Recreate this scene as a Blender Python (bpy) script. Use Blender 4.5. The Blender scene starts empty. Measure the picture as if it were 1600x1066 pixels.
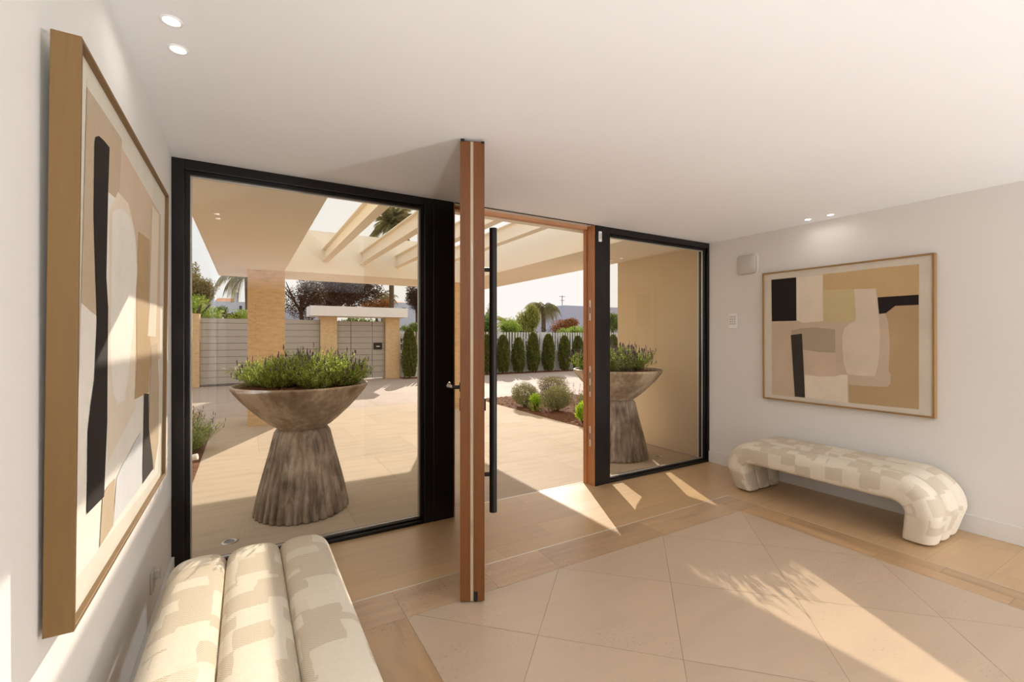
import bpy, math, random
from mathutils import Vector, Matrix
random.seed(7)
R = math.radians
scene = bpy.context.scene
col = scene.collection

# ------------------------------------------------------------------ camera
CAM_H = 1.462
FOC = 708.0                      # pixels in a 1600 wide frame
YAW = 30.4
cd = bpy.data.cameras.new('camera'); cam = bpy.data.objects.new('camera', cd); col.objects.link(cam)
cam.location = (0, 0, CAM_H); cam.rotation_euler = (R(90), 0, R(-YAW))
cd.sensor_width = 36; cd.lens = FOC / 1600 * 36; cd.shift_y = -7 / 1600
cd.clip_start = 0.05; cd.clip_end = 300
scene.camera = cam

# ------------------------------------------------------------------ light
scene.view_settings.view_transform = 'Standard'; scene.view_settings.look = 'None'
scene.view_settings.gamma = 1; scene.view_settings.use_curve_mapping = False
scene.view_settings.exposure = 0.18
world = bpy.data.worlds.new('sky'); scene.world = world; world.use_nodes = True
wn = world.node_tree; wn.nodes.clear()
wo = wn.nodes.new('ShaderNodeOutputWorld'); wb = wn.nodes.new('ShaderNodeBackground')
wt = wn.nodes.new('ShaderNodeTexCoord'); ws = wn.nodes.new('ShaderNodeSeparateXYZ'); wr = wn.nodes.new('ShaderNodeValToRGB')
wn.links.new(wt.outputs['Generated'], ws.inputs[0])
wm = wn.nodes.new('ShaderNodeMath'); wm.operation = 'MULTIPLY_ADD'; wm.inputs[1].default_value = .5; wm.inputs[2].default_value = .5
wn.links.new(ws.outputs['X'], wm.inputs[0]); wn.links.new(wm.outputs[0], wr.inputs[0])
wr.color_ramp.elements[0].position = .40; wr.color_ramp.elements[0].color = (.88, .92, .97, 1)
wr.color_ramp.elements[1].position = .60; wr.color_ramp.elements[1].color = (1.0, .955, .90, 1)
wn.links.new(wr.outputs[0], wb.inputs[0]); wb.inputs[1].default_value = .88
wn.links.new(wb.outputs[0], wo.inputs[0])

SUN = Vector((.44, .898, .475))
sl = bpy.data.lights.new('sun', 'SUN'); so = bpy.data.objects.new('sun', sl); col.objects.link(so)
sl.energy = 4.9; sl.color = (1.0, .91, .80); sl.angle = R(.35)
so.rotation_euler = SUN.to_track_quat('Z', 'Y').to_euler(); so.location = (10, 20, 12)

FILL_W = 165.0                     # watts of the added fill lamps behind the camera
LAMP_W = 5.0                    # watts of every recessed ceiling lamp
FILL_C = (.92, .955, 1.0)
LAMP_C = (1.0, .97, .93)

# ------------------------------------------------------------------ helpers
def ray(u, v):
    """direction of the photograph's pixel; used to read real places off the photograph"""
    x = (u - 800) / FOC; z = (526 - v) / FOC
    return Vector((.506 + .8625 * x, .8625 - .506 * x, z))
def onX(u, v, X):
    r = ray(u, v); return Vector((0, 0, CAM_H)) + r * (X / r.x)
def onY(u, v, Y):
    r = ray(u, v); return Vector((0, 0, CAM_H)) + r * (Y / r.y)
def lin(c):
    return tuple(((x / 255) / 12.92 if x / 255 <= .04045 else ((x / 255 + .055) / 1.055) ** 2.4) for x in c)

class MB:
    """collects faces with material slots and builds ONE mesh object"""
    def __init__(s): s.v = []; s.f = []; s.m = []; s.uv = []; s.sm = []
    def poly(s, pts, m=0, uv=None, smooth=False):
        n = len(s.v); s.v += [tuple(p) for p in pts]; s.f.append(tuple(range(n, n + len(pts)))); s.m.append(m)
        s.uv.append(uv); s.sm.append(smooth)
    def faces(s, vs, fs, m=0, smooth=True, uvs=None):
        n = len(s.v); s.v += [tuple(p) for p in vs]
        for i, f in enumerate(fs):
            s.f.append(tuple(a + n for a in f)); s.m.append(m); s.sm.append(smooth); s.uv.append(uvs[i] if uvs else None)
    def box(s, a, b, m=0, M=None):
        (x0, y0, z0), (x1, y1, z1) = a, b
        vs = [Vector(p) for p in ((x0, y0, z0), (x1, y0, z0), (x1, y1, z0), (x0, y1, z0), (x0, y0, z1), (x1, y0, z1), (x1, y1, z1), (x0, y1, z1))]
        if M: vs = [M @ p for p in vs]
        s.faces(vs, [(0, 3, 2, 1), (4, 5, 6, 7), (0, 1, 5, 4), (1, 2, 6, 5), (2, 3, 7, 6), (3, 0, 4, 7)], m, False)
    def tube(s, pts, rad, n=8, m=0, cap=True):
        pts = [Vector(p) for p in pts]
        if not hasattr(rad, '__len__'): rad = [rad] * len(pts)
        rings = []; vs = []
        for i, p in enumerate(pts):
            d = (pts[min(i + 1, len(pts) - 1)] - pts[max(i - 1, 0)]).normalized()
            up = Vector((0, 0, 1)) if abs(d.z) < .9 else Vector((1, 0, 0))
            a = d.cross(up).normalized(); b = a.cross(d)
            for k in range(n):
                t = 2 * math.pi * k / n; vs.append(p + (a * math.cos(t) + b * math.sin(t)) * rad[i])
        fs = []
        for i in range(len(pts) - 1):
            for k in range(n):
                k2 = (k + 1) % n; fs.append((i * n + k, i * n + k2, (i + 1) * n + k2, (i + 1) * n + k))
        s.faces(vs, fs, m, True)
        if cap:
            N = len(vs); s.faces(vs[:n], [tuple(range(n))], m, False); s.faces(vs[-n:], [tuple(reversed(range(n)))], m, False)
    def lathe(s, prof, n=48, m=0, smooth=True, wob=None):
        vs = []; fs = []
        for r, z in prof:
            for k in range(n):
                t = 2 * math.pi * k / n; rr = r * (1 + (wob(t, z) if wob else 0)); vs.append((rr * math.cos(t), rr * math.sin(t), z))
        for i in range(len(prof) - 1):
            for k in range(n):
                k2 = (k + 1) % n; fs.append((i * n + k, i * n + k2, (i + 1) * n + k2, (i + 1) * n + k))
        s.faces(vs, fs, m, smooth)
    def build(s, name, mats, parent=None, loc=None, bevel=0, recalc=False):
        me = bpy.data.meshes.new(name); me.from_pydata(s.v, [], s.f)
        if not isinstance(mats, (list, tuple)): mats = [mats]
        for m in mats: me.materials.append(m)
        me.polygons.foreach_set('material_index', s.m); me.polygons.foreach_set('use_smooth', s.sm)
        if any(s.uv):
            l = me.uv_layers.new(name='UVMap'); i = 0
            for f, uv in zip(s.f, s.uv):
                for k in range(len(f)):
                    if uv: l.data[i].uv = uv[k]
                    i += 1
        me.update()
        o = bpy.data.objects.new(name, me); col.objects.link(o)
        if parent: o.parent = parent
        if loc: o.location = loc
        if bevel:
            b = o.modifiers.new('edge', 'BEVEL'); b.width = bevel; b.segments = 2; b.limit_method = 'ANGLE'; b.angle_limit = R(40)
        return o

def tag(o, label, cat=None, group=None, kind=None):
    o['label'] = label
    if cat: o['category'] = cat
    if group: o['group'] = group
    if kind: o['kind'] = kind
    return o
def thing(name, label, cat, loc=(0, 0, 0), rz=0, group=None):
    o = bpy.data.objects.new(name, None); col.objects.link(o); o.location = loc; o.rotation_euler = (0, 0, rz)
    o.empty_display_size = .1
    return tag(o, label, cat, group)
def struct(mb, name, mats, label, parent=None, bevel=0):
    o = mb.build(name, mats, parent, bevel=bevel); o['kind'] = 'structure'
    if not parent: o['label'] = label
    return o
def copy_tree(o, parent=None):
    c = o.copy(); col.objects.link(c)
    if parent: c.parent = parent
    for ch in list(o.children): copy_tree(ch, c)
    return c

# ------------------------------------------------------------------ materials
class NM:
    def __init__(s, name, rough=.6, metal=0, spec=.5):
        s.mat = bpy.data.materials.new(name); s.mat.use_nodes = True; s.t = s.mat.node_tree; s.b = s.t.nodes['Principled BSDF']
        s.b.inputs['Roughness'].default_value = rough; s.b.inputs['Metallic'].default_value = metal; s.b.inputs['Specular IOR Level'].default_value = spec
    def n(s, k, **a):
        x = s.t.nodes.new(k)
        for p, v in a.items(): setattr(x, p, v)
        return x
    def l(s, a, b): s.t.links.new(a, b)
    def base(s, c): s.b.inputs['Base Color'].default_value = (*c, 1)
    def noise(s, vec, scale, detail=4, rough=.55, dist=0):
        x = s.n('ShaderNodeTexNoise'); x.inputs['Scale'].default_value = scale; x.inputs['Detail'].default_value = detail
        x.inputs['Roughness'].default_value = rough; x.inputs['Distortion'].default_value = dist
        if vec: s.l(vec, x.inputs['Vector'])
        return x.outputs['Fac']
    def mapping(s, vec, sc=(1, 1, 1), rot=(0, 0, 0)):
        x = s.n('ShaderNodeMapping'); x.inputs['Scale'].default_value = sc; x.inputs['Rotation'].default_value = rot; s.l(vec, x.inputs[0]); return x.outputs[0]
    def ramp(s, fac, stops):
        x = s.n('ShaderNodeValToRGB'); e = x.color_ramp.elements
        while len(e) < len(stops): e.new(.5)
        for i, (p, c) in enumerate(stops): e[i].position = p; e[i].color = (*c, 1) if len(c) == 3 else c
        s.l(fac, x.inputs[0]); return x.outputs[0]
    def mix(s, fac, a, b, mode='MIX'):
        x = s.n('ShaderNodeMix', data_type='RGBA', blend_type=mode)
        for inp, v in ((x.inputs[0], fac), (x.inputs[6], a), (x.inputs[7], b)):
            if isinstance(v, bpy.types.NodeSocket): s.l(v, inp)
            elif isinstance(v, (int, float)): inp.default_value = v
            else: inp.default_value = (*v, 1)
        return x.outputs[2]
    def math(s, op, a, b=None, c=None):
        x = s.n('ShaderNodeMath', operation=op)
        for i, v in enumerate((a, b, c)):
            if v is None: continue
            if isinstance(v, bpy.types.NodeSocket): s.l(v, x.inputs[i])
            else: x.inputs[i].default_value = v
        return x.outputs[0]
    def bump(s, h, st, dist=.01):
        x = s.n('ShaderNodeBump'); x.inputs['Strength'].default_value = st; x.inputs['Distance'].default_value = dist; s.l(h, x.inputs['Height']); s.l(x.outputs[0], s.b.inputs['Normal'])
    def color(s, c): s.l(c, s.b.inputs['Base Color'])
    @property
    def obj(s): return s.n('ShaderNodeTexCoord').outputs['Object']

def plain(name, c, rough=.6, metal=0, spec=.5, var=.06, vscale=6):
    m = NM(name, rough, metal, spec); c = lin(c)
    f = m.noise(m.obj, vscale, 3)
    m.color(m.mix(f, tuple(x * (1 - var) for x in c), tuple(min(1, x * (1 + var)) for x in c)))
    return m.mat

def plaster(name, c, bump=.04):
    m = NM(name, .85, 0, .25); c = lin(c); o = m.obj
    f = m.noise(o, 1.3, 3); m.color(m.mix(f, tuple(x * .97 for x in c), tuple(min(1, x * 1.03) for x in c)))
    m.bump(m.noise(o, 90, 3), bump, .004); return m.mat

def stone(name, c, vein=(1, 7, 1), rot=0, pits=.5, rough=(.22, .42), var=.12, spec=.5, veins=.16, ior=1.5):
    m = NM(name, .35, 0, spec); c = lin(c); o = m.obj
    isl = m.n('ShaderNodeNewGeometry').outputs['Random Per Island']
    off = m.n('ShaderNodeVectorMath', operation='ADD'); m.l(o, off.inputs[0])
    sc = m.n('ShaderNodeCombineXYZ'); k = m.math('MULTIPLY', isl, 37.0); m.l(k, sc.inputs[0]); m.l(k, sc.inputs[1]); m.l(sc.outputs[0], off.inputs[1])
    p = off.outputs[0]
    v = m.noise(m.mapping(p, vein, (0, 0, rot)), 1.6, 6, .55, 0)
    cl = m.noise(p, .9, 4)
    c1 = m.ramp(v, [(.28, tuple(x * (1 - veins) for x in c)), (.5, c), (.72, tuple(min(1, x * (1 + veins * .6)) for x in c))])
    c2 = m.mix(m.math('MULTIPLY', cl, .35), c1, tuple(a * b for a, b in zip(c, (1.0, .88, .76))))
    br = m.math('MULTIPLY_ADD', isl, var, 1 - var / 2)
    vm = m.n('ShaderNodeVectorMath', operation='SCALE'); m.l(c2, vm.inputs[0]); m.l(br, vm.inputs['Scale'])
    pit = m.noise(m.mapping(p, (vein[0] * 1.2, vein[1] * .35 + .6, 1), (0, 0, rot)), 34, 3, .5)
    pf = m.ramp(pit, [(.60, (0, 0, 0)), (.65, (1, 1, 1))])
    pm = m.math('MULTIPLY', m.ramp(m.noise(p, 2.2, 2), [(.5, (0, 0, 0)), (.62, (1, 1, 1))]), pits)
    pm = m.math('MULTIPLY', pf, pm)
    m.color(m.mix(pm, vm.outputs[0], tuple(x * .42 for x in c)))
    m.l(m.math('MULTIPLY_ADD', cl, rough[1] - rough[0], rough[0]), m.b.inputs['Roughness'])
    m.b.inputs['IOR'].default_value = ior
    return m.mat

def wood(name, c, axis=2, rough=.45, sc=1.0, contrast=.35, knots=False):
    m = NM(name, rough); c = lin(c); o = m.obj
    s = [9 * sc] * 3; s[axis] = .55 * sc
    f = m.noise(m.mapping(o, tuple(s)), 3.0, 7, .6, .8)
    g = m.noise(m.mapping(o, tuple(x * 5 for x in s)), 4, 2)
    cc = m.ramp(m.math('MULTIPLY_ADD', g, .3, m.math('MULTIPLY', f, .75)), [(.3, tuple(x * (1 - contrast) for x in c)), (.52, c), (.75, tuple(min(1, x * (1 + contrast * .5)) for x in c))])
    if knots:
        v = m.n('ShaderNodeTexVoronoi'); v.inputs['Scale'].default_value = 2.3; m.l(m.mapping(o, (1, 1.8, 1.0)), v.inputs['Vector'])
        kf = m.ramp(v.outputs['Distance'], [(.02, (1, 1, 1)), (.06, (0, 0, 0))]); cc = m.mix(m.math('MULTIPLY', kf, .45), cc, tuple(x * .4 for x in c))
    m.color(cc); m.bump(g, .06, .003); return m.mat

def leaf(name, c1, c2, trans=.25):
    m = NM(name, .55, 0, .3)
    isl = m.n('ShaderNodeNewGeometry').outputs['Random Per Island']
    c = m.ramp(isl, [(0, lin(c1)), (1, lin(c2))]); m.color(c)
    tr = m.n('ShaderNodeBsdfTranslucent'); m.l(c, tr.inputs['Color'])
    mx = m.n('ShaderNodeMixShader'); mx.inputs[0].default_value = trans
    m.l(m.b.outputs[0], mx.inputs[1]); m.l(tr.outputs[0], mx.inputs[2]); m.l(mx.outputs[0], m.t.nodes['Material Output'].inputs['Surface'])
    return m.mat

def glass(name, tint):
    m = NM(name); t = m.n('ShaderNodeBsdfTransparent'); t.inputs[0].default_value = (*tint, 1)
    g = m.n('ShaderNodeBsdfGlossy'); g.inputs['Roughness'].default_value = 0.0; g.inputs['Color'].default_value = (.9, .9, .9, 1)
    f = m.n('ShaderNodeFresnel'); f.inputs['IOR'].default_value = 1.5
    mx = m.n('ShaderNodeMixShader'); m.l(m.math('MULTIPLY', f.outputs[0], 1.0), mx.inputs[0]); m.l(t.outputs[0], mx.inputs[1]); m.l(g.outputs[0], mx.inputs[2])
    m.l(mx.outputs[0], m.t.nodes['Material Output'].inputs['Surface']); return m.mat

def emit(name, c, s):
    m = NM(name); e = m.n('ShaderNodeEmission'); e.inputs[0].default_value = (*c, 1); e.inputs[1].default_value = s
    m.l(e.outputs[0], m.t.nodes['Material Output'].inputs['Surface']); return m.mat

M = {}
M['wall'] = plaster('white_plaster', (238, 235, 230))
M['ceil'] = plaster('ceiling_paint', (246, 246, 247), .01)
M['ext'] = plaster('cream_render', (226, 206, 172), .12)
M['canopy'] = plaster('canopy_paint', (246, 236, 218), .02)
M['center'] = stone('honed_limestone', (206, 184, 158), (1.2, 4.5, 1), R(20), .35, (.30, .40), .05, .6, .07, 1.85)
M['border'] = stone('travertine_border', (198, 166, 130), (1.2, 7, 1), 0, 1.0, (.29, .36), .16, .6, .28, 1.9)
M['border_y'] = stone('travertine_border_side', (196, 160, 118), (7, 1.2, 1), 0, 1.0, (.29, .36), .16, .6, .28, 1.9)
M['plank'] = stone('plank_floor', (208, 174, 130), (1.0, 16, 1), 0, .0, (.30, .40), .10, .6, .10, 1.8)
M['terrace'] = stone('terrace_travertine', (194, 177, 155), (1.3, 6, 1), 0, .5, (.75, .9), .08, .1, .12)
M['drive'] = stone('driveway_paving', (178, 162, 150), (2, 2, 1), 0, .0, (.7, .9), .05, .2, .08)
M['grout'] = plain('grout', (168, 142, 114), .8)
M['trav_col'] = stone('travertine_cladding', (214, 184, 142), (5, 5, 15), 0, 1.0, (.45, .6), .10, .3, .20)
M['black'] = plain('black_aluminium', (26, 23, 22), .32, .3, .5)
M['blackmatt'] = plain('black_steel', (22, 18, 16), .45, .2)
M['seal'] = plain('rubber_seal', (12, 11, 10), .7)
M['alu'] = plain('brushed_aluminium', (190, 184, 174), .3, .9)
M['spacer'] = plain('spacer_bar', (225, 222, 214), .35, .4)
M['doorwood'] = wood('iroko_wood', (116, 68, 28), 2, .42, 1.0, .35)
M['jambwood'] = wood('oiled_wood', (188, 124, 72), 2, .4, 1.0, .25)
M['headwood'] = wood('oiled_head_wood', (196, 140, 96), 0, .4, 1.0, .25)
M['framewood'] = wood('oak_frame', (122, 92, 50), 2, .5, .6, .18, True)
M['framewood2'] = wood('oak_frame_light', (160, 122, 74), 2, .5, .6, .18)
M['glass'] = glass('window_glass', (.95, .93, .88))
M['white'] = plain('white_plastic', (248, 247, 244), .4)
M['white2'] = plain('grey_plastic', (204, 200, 192), .45)
M['lamp'] = emit('lamp_lens', (1, .97, .92), 14)
M['soil'] = plain('mulch', (116, 80, 56), .95, 0, .1, .6, 40)
M['gate'] = plain('gate_grey', (176, 168, 158), .6)
M['gateseam'] = plain('gate_seam', (108, 102, 96), .7)
M['wht'] = plain('white_paint', (236, 233, 228), .7)
M['slat'] = plain('slat_white', (222, 216, 210), .6)
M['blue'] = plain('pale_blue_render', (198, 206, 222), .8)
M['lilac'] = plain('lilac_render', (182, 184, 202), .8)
M['tile'] = plain('clay_tile', (176, 120, 84), .8, 0, .2, .3, 3)
M['winglass'] = plain('dark_window', (70, 74, 82), .2)
M['bark'] = plain('bark', (92, 72, 54), .9, 0, .2, .3, 12)
M['palmbark'] = plain('palm_bark', (112, 92, 70), .9, 0, .2, .35, 14)

def concrete():
    m = NM('glazed_clay', .55, 0, .4); o = m.obj
    st = m.noise(m.mapping(o, (9, 9, .7)), 2.5, 6, .6, .4); bl = m.noise(o, 4.5, 5, .6)
    c = m.ramp(m.math('ADD', m.math('MULTIPLY', st, .55), m.math('MULTIPLY', bl, .45)), [(.34, lin((72, 60, 50))), (.45, lin((128, 112, 96))), (.56, lin((168, 152, 134))), (.68, lin((204, 190, 172)))])
    m.color(c); m.bump(m.noise(m.mapping(o, (4, 4, 1)), 20, 4), .25, .006); return m.mat
M['clay'] = concrete()
def bowlmat():
    m = NM('bowl_clay', .5, 0, .4); o = m.obj
    bl = m.noise(o, 3.2, 6, .65); f = m.noise(o, 26, 4)
    c = m.ramp(m.math('MULTIPLY_ADD', f, .25, m.math('MULTIPLY', bl, .8)), [(.34, lin((112, 92, 74))), (.50, lin((162, 140, 116))), (.62, lin((200, 180, 154)))])
    m.color(c); m.bump(f, .2, .004); return m.mat
M['bowl'] = bowlmat()

def fabric():
    m = NM('jacquard_fabric', .95, 0, .15)
    uv = m.n('ShaderNodeTexCoord').outputs['UV']
    nz = m.n('ShaderNodeTexNoise'); nz.inputs['Scale'].default_value = 9; m.l(uv, nz.inputs['Vector'])
    s2 = m.n('ShaderNodeVectorMath', operation='SCALE'); m.l(nz.outputs['Color'], s2.inputs[0]); s2.inputs['Scale'].default_value = .035
    w = m.n('ShaderNodeVectorMath', operation='ADD'); m.l(uv, w.inputs[0]); m.l(s2.outputs[0], w.inputs[1])
    def bricks(rot, bw, rh, off, mort):
        b = m.n('ShaderNodeTexBrick'); b.offset = .37; b.offset_frequency = 2; b.squash = 1.5; b.squash_frequency = 3
        b.inputs['Color1'].default_value = (0, 0, 0, 1); b.inputs['Color2'].default_value = (1, 1, 1, 1); b.inputs['Mortar'].default_value = (.5, .5, .5, 1)
        b.inputs['Scale'].default_value = 1; b.inputs['Mortar Size'].default_value = mort; b.inputs['Brick Width'].default_value = bw; b.inputs['Row Height'].default_value = rh
        mp = m.n('ShaderNodeMapping'); mp.inputs['Rotation'].default_value = (0, 0, rot); mp.inputs['Location'].default_value = (off, off, 0); m.l(w.outputs[0], mp.inputs[0]); m.l(mp.outputs[0], b.inputs['Vector'])
        return b
    b1_ = bricks(0, .070, .115, .0, .0); b2_ = bricks(0, .105, .075, .043, .0)
    g1_ = m.n('ShaderNodeRGBToBW'); m.l(b1_.outputs['Color'], g1_.inputs[0]); g2_ = m.n('ShaderNodeRGBToBW'); m.l(b2_.outputs['Color'], g2_.inputs[0])
    sm = m.math('ADD', m.math('MULTIPLY', g1_.outputs[0], .6), m.math('MULTIPLY', g2_.outputs[0], .4))
    tex = m.ramp(sm, [(.50, (0, 0, 0)), (.52, (1, 1, 1))])
    sp = m.n('ShaderNodeSeparateXYZ'); m.l(uv, sp.inputs[0])
    F = 2 * math.pi / .0095
    sx = m.math('SINE', m.math('MULTIPLY', sp.outputs['X'], F)); sy = m.math('SINE', m.math('MULTIPLY', sp.outputs['Y'], F))
    dots = m.ramp(m.math('MULTIPLY_ADD', m.math('MULTIPLY', sx, sy), .5, .5), [(.45, (0, 0, 0)), (.62, (1, 1, 1))])
    smooth = m.mix(m.noise(uv, 60, 3), lin((228, 216, 194)), lin((238, 229, 212)))
    rough = m.mix(dots, lin((229, 217, 197)), lin((206, 190, 164)))
    m.color(m.mix(tex, smooth, rough))
    h = m.math('MULTIPLY_ADD', m.math('MULTIPLY', dots, tex), -.6, m.math('MULTIPLY', m.math('SUBTRACT', 1.0, tex), .9))
    m.bump(m.math('MULTIPLY_ADD', m.noise(uv, 240, 2), .2, h), .6, .004); return m.mat
M['fabric'] = fabric()
M['seam'] = plain('seam_thread', (196, 176, 142), .9)  # seam thread in a darker tan than the fabric

# ------------------------------------------------------------------ rooms dimensions
XL, XR, YG, H = -.39, 4.67, 3.4, 2.55
YB = -5.0
YO = 3.565
XD0, XD1 = 1.448, 2.935          # door opening

# ------------------------------------------------------------------ floor
def clip(poly, x0, x1, y0, y1):
    for ax, val, sgn in ((0, x0, 1), (0, x1, -1), (1, y0, 1), (1, y1, -1)):
        out = []
        for i in range(len(poly)):
            a, b = poly[i], poly[(i + 1) % len(poly)]
            da, db = (a[ax] - val) * sgn, (b[ax] - val) * sgn
            if da >= 0: out.append(a)
            if (da >= 0) != (db >= 0):
                t = da / (da - db); out.append((a[0] + (b[0] - a[0]) * t, a[1] + (b[1] - a[1]) * t))
        poly = out
        if len(poly) < 3: return None
    return poly
def tile(mb, poly, z, m):
    if poly: mb.poly([(x, y, z) for x, y in poly], m)
fl = MB(); g = .0012
# the limestone field laid on the diagonal
s = .945
for i in range(-6, 14):
    for j in range(-12, 4):
        a, b = -.615 + s * i, 3.08 + s * j           # X-Y and X+Y of the tile's corner
        e = g * 1.4
        pts = [((p + q) / 2, (q - p) / 2) for p, q in ((a + e, b + e), (a + s - e, b + e), (a + s - e, b + s - e), (a + e, b + s - e))]
        tile(fl, clip(pts, .72 + g, 3.58 - g, YB, 2.31 - g), 0, 0)
# travertine borders
xs = [.45, .76, 1.23, 1.70, 2.63, 3.58, 3.83]
xs = [.45, .72, 1.27, 1.72, 2.66, 3.58, 3.83]
for a, b in zip(xs, xs[1:]): tile(fl, [(a + g, 2.31 + g), (b - g, 2.31 + g), (b - g, 2.59 - g), (a + g, 2.59 - g)], 0, 1)
for k, x0, x1 in ((0, .45, .72), (1, 3.58, 3.83)):
    y = 2.31; ys = [.62, .93, 1.1]
    q = 0
    while y > YB:
        L = (.93, .62, 1.05)[q % 3]; q += 1
        xm = (x0 + x1) / 2
        if k == 1:
            tile(fl, [(x0 + g, y - L + g), (xm - g, y - L + g), (xm - g, y - g), (x0 + g, y - g)], 0, 2)
            tile(fl, [(xm, y - L - .3 + g), (x1 - g, y - L - .3 + g), (x1 - g, y - .3 - g), (xm, y - .3 - g)], 0, 2)
        else: tile(fl, [(x0 + g, y - L + g), (x1 - g, y - L + g), (x1 - g, y - g), (x0 + g, y - g)], 0, 2)
        y -= L
tile(fl, [(3.705, 2.01 + g), (3.83 - g, 2.01 + g), (3.83 - g, 2.31 - g), (3.705, 2.31 - g)], 0, 2)
# planks
gp = .0006
def planks(x0, x1, y0, y1, w=.2025, L=1.25):
    y = y1; r = 0
    while y > y0 + .01:
        yb = max(y - w, y0); x = x0 - (r * .47) % L; r += 1
        while x < x1:
            a, b = max(x, x0), min(x + L, x1)
            if b - a > .02: tile(fl, [(a + gp, yb + gp), (b - gp, yb + gp), (b - gp, y - gp), (a + gp, y - gp)], 0, 3)
            x += L
        y = yb
planks(XL, XR, 2.59, YO)
planks(3.83, XR, YB, 2.59, .28, 3)
planks(XL, .45, YB, 2.59, .28, 3)
fl.box((XL - .3, YB - .3, -.12), (XR + .3, YO, -.0015), 4)
struct(fl, 'floor', [M['center'], M['border'], M['border_y'], M['plank'], M['grout']], 'honed stone hall floor of diagonal slabs with a travertine border and planks')
t = MB(); t.box((XL + .84, 2.586, -.002), (3.83, 2.593, .0012)); t.box((3.827, YB, -.002), (3.831, 2.59, .0008), 0)
struct(t, 'trim_5', M['spacer'], 'thin pale metal strip between the planks and the stone border')

# terrace and grounds
te = MB(); gt = .002
y = YO; r = 0
while y < 9.58:
    x = -.46 - (r % 2) * .6; yb = min(y + 1.006, 9.6)
    while x < 4.66:
        a, b = max(x, -.46), min(x + 1.2, 4.66)
        if b - a > .02: tile(te, [(a + gt, y + gt), (b - gt, y + gt), (b - gt, yb - gt), (a + gt, yb - gt)], 0, 0)
        x += 1.2
    y = yb; r += 1
te.box((-.46, YO, -.08), (4.66, 9.6, -.001), 1)
struct(te, 'terrace', [M['terrace'], M['grout']], 'sunlit travertine terrace outside the entrance')
dr = MB(); gd = .003
for i in range(-5, 10):
    for j in range(0, 3):
        tile(dr, [(i * 2.4 + gd, 9.6 + j * 2.13 + gd), (i * 2.4 + 2.4 - gd, 9.6 + j * 2.13 + gd), (i * 2.4 + 2.4 - gd, 11.73 + j * 2.13 - gd), (i * 2.4 + gd, 11.73 + j * 2.13 - gd)], -.004, 0)
dr.box((-14, 3.0, -.3), (40, 16.2, -.006), 1)
dr.box((-40, -12, -.35), (60, 60, -.10), 1)
struct(dr, 'driveway', [M['drive'], M['drive']], 'pale paved driveway between the terrace and the street wall')
def bed(name, x0, x1, y0, y1, label):
    b = MB(); nx, ny = int((x1 - x0) / .06), int((y1 - y0) / .06); vs = []; fs = []
    for j in range(ny + 1):
        for i in range(nx + 1):
            e = 0 if i in (0, nx) or j in (0, ny) else 1
            vs.append((x0 + (x1 - x0) * i / nx, y0 + (y1 - y0) * j / ny, -.005 + e * random.uniform(.0, .035)))
    for j in range(ny):
        for i in range(nx): a = j * (nx + 1) + i; fs.append((a, a + 1, a + nx + 2, a + nx + 1))
    b.faces(vs, fs, 0, False); o = b.build(name, M['soil']); tag(o, label, None, None, 'stuff'); return o
tag(bed('bark_mulch', 4.665, 7.2, 5.05, 9.55, 'brown mulch in the planted bed right beside the terrace, behind the round bushes'), 'brown mulch under the round bushes seen through the open doorway', 'mulch', None, 'stuff')
tag(bed('bark_mulch', -3.0, -.465, 3.7, 8.75, ''), 'brown mulch in the bed outside the big window, next to the framed picture side', 'mulch', None, 'stuff')
tag(bed('bark_mulch', 4.66, 26, 15.25, 15.93, ''), 'dark mulch strip at the foot of the low white wall with conifers', 'mulch', None, 'stuff')

# ------------------------------------------------------------------ room shell
c = MB(); c.box((XL - .3, YB - .3, H), (XR + .38, YO, H + .3)); struct(c, 'ceiling', M['ceil'], 'smooth white ceiling')
c = MB(); c.box((XL - .3, -1.2, -.1), (XL, YO, H)); c.box((XL - .3, YB - .3, -.1), (XL, -4.6, H)); c.box((XL - .3, -4.6, 2.4), (XL, -1.2, H)); struct(c, 'wall_left', M['wall'], 'white wall behind the larger picture')
c = MB(); c.box((XR, YB - .3, -.1), (XR + .38, YO, H)); struct(c, 'wall_right', M['wall'], 'white wall behind the upholstered bench and the square picture')
c = MB(); c.box((XR + .08, YO, -.1), (XR + .38, 5.0, H + .72)); struct(c, 'wall_outside', M['ext'], 'cream rendered wall outside the smaller window')
c = MB(); c.box((-9, YO - .02, -.1), (XL - .3, YO + .0, H + .7)); c.box((XR + .38, YO - .02, -.1), (12, YO, H + .7)); struct(c, 'wall_facade', M['ext'], 'cream house front')
c = MB(); c.box((XL, YB - .3, 0), (XR, YB, H)); struct(c, 'wall_back', M['doorwood'], 'unseen end wall of the hall, made dark to weaken its reflection in the glass')  # out of view; dark finish chosen to keep its window reflection faint
w4 = thing('added_window', 'glazed opening added in the unseen side wall to let fill light into the hall', None, (XL - .15, -2.9, 0)); w4['kind'] = 'structure'  # opening added out of view so sky light fills the hall
f = MB()
for y in (-1.7, -.03, 1.64): f.box((-.03, y, 0), (.03, y + .06, 2.4))
f.box((-.029, -1.7, 0), (.029, 1.7, .05)); f.box((-.029, -1.7, 2.34), (.029, 1.7, 2.4)); f.build('window_frame', M['black'], w4)
f = MB(); f.poly([(0, -1.67, .03), (0, 1.67, .03), (0, 1.67, 2.37), (0, -1.67, 2.37)]); f.build('glass_pane', M['glass'], w4)
c = MB(); c.box((XR - .016, YB, 0), (XR, YG, .13)); struct(c, 'baseboard_right', M['wht'], 'low white baseboard behind the far bench', bevel=.003)
c = MB(); c.box((XL, -1.2, 0), (XL + .016, YG, .13)); struct(c, 'baseboard_left', M['wht'], 'low white baseboard behind the near bench', bevel=.003)

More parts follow.
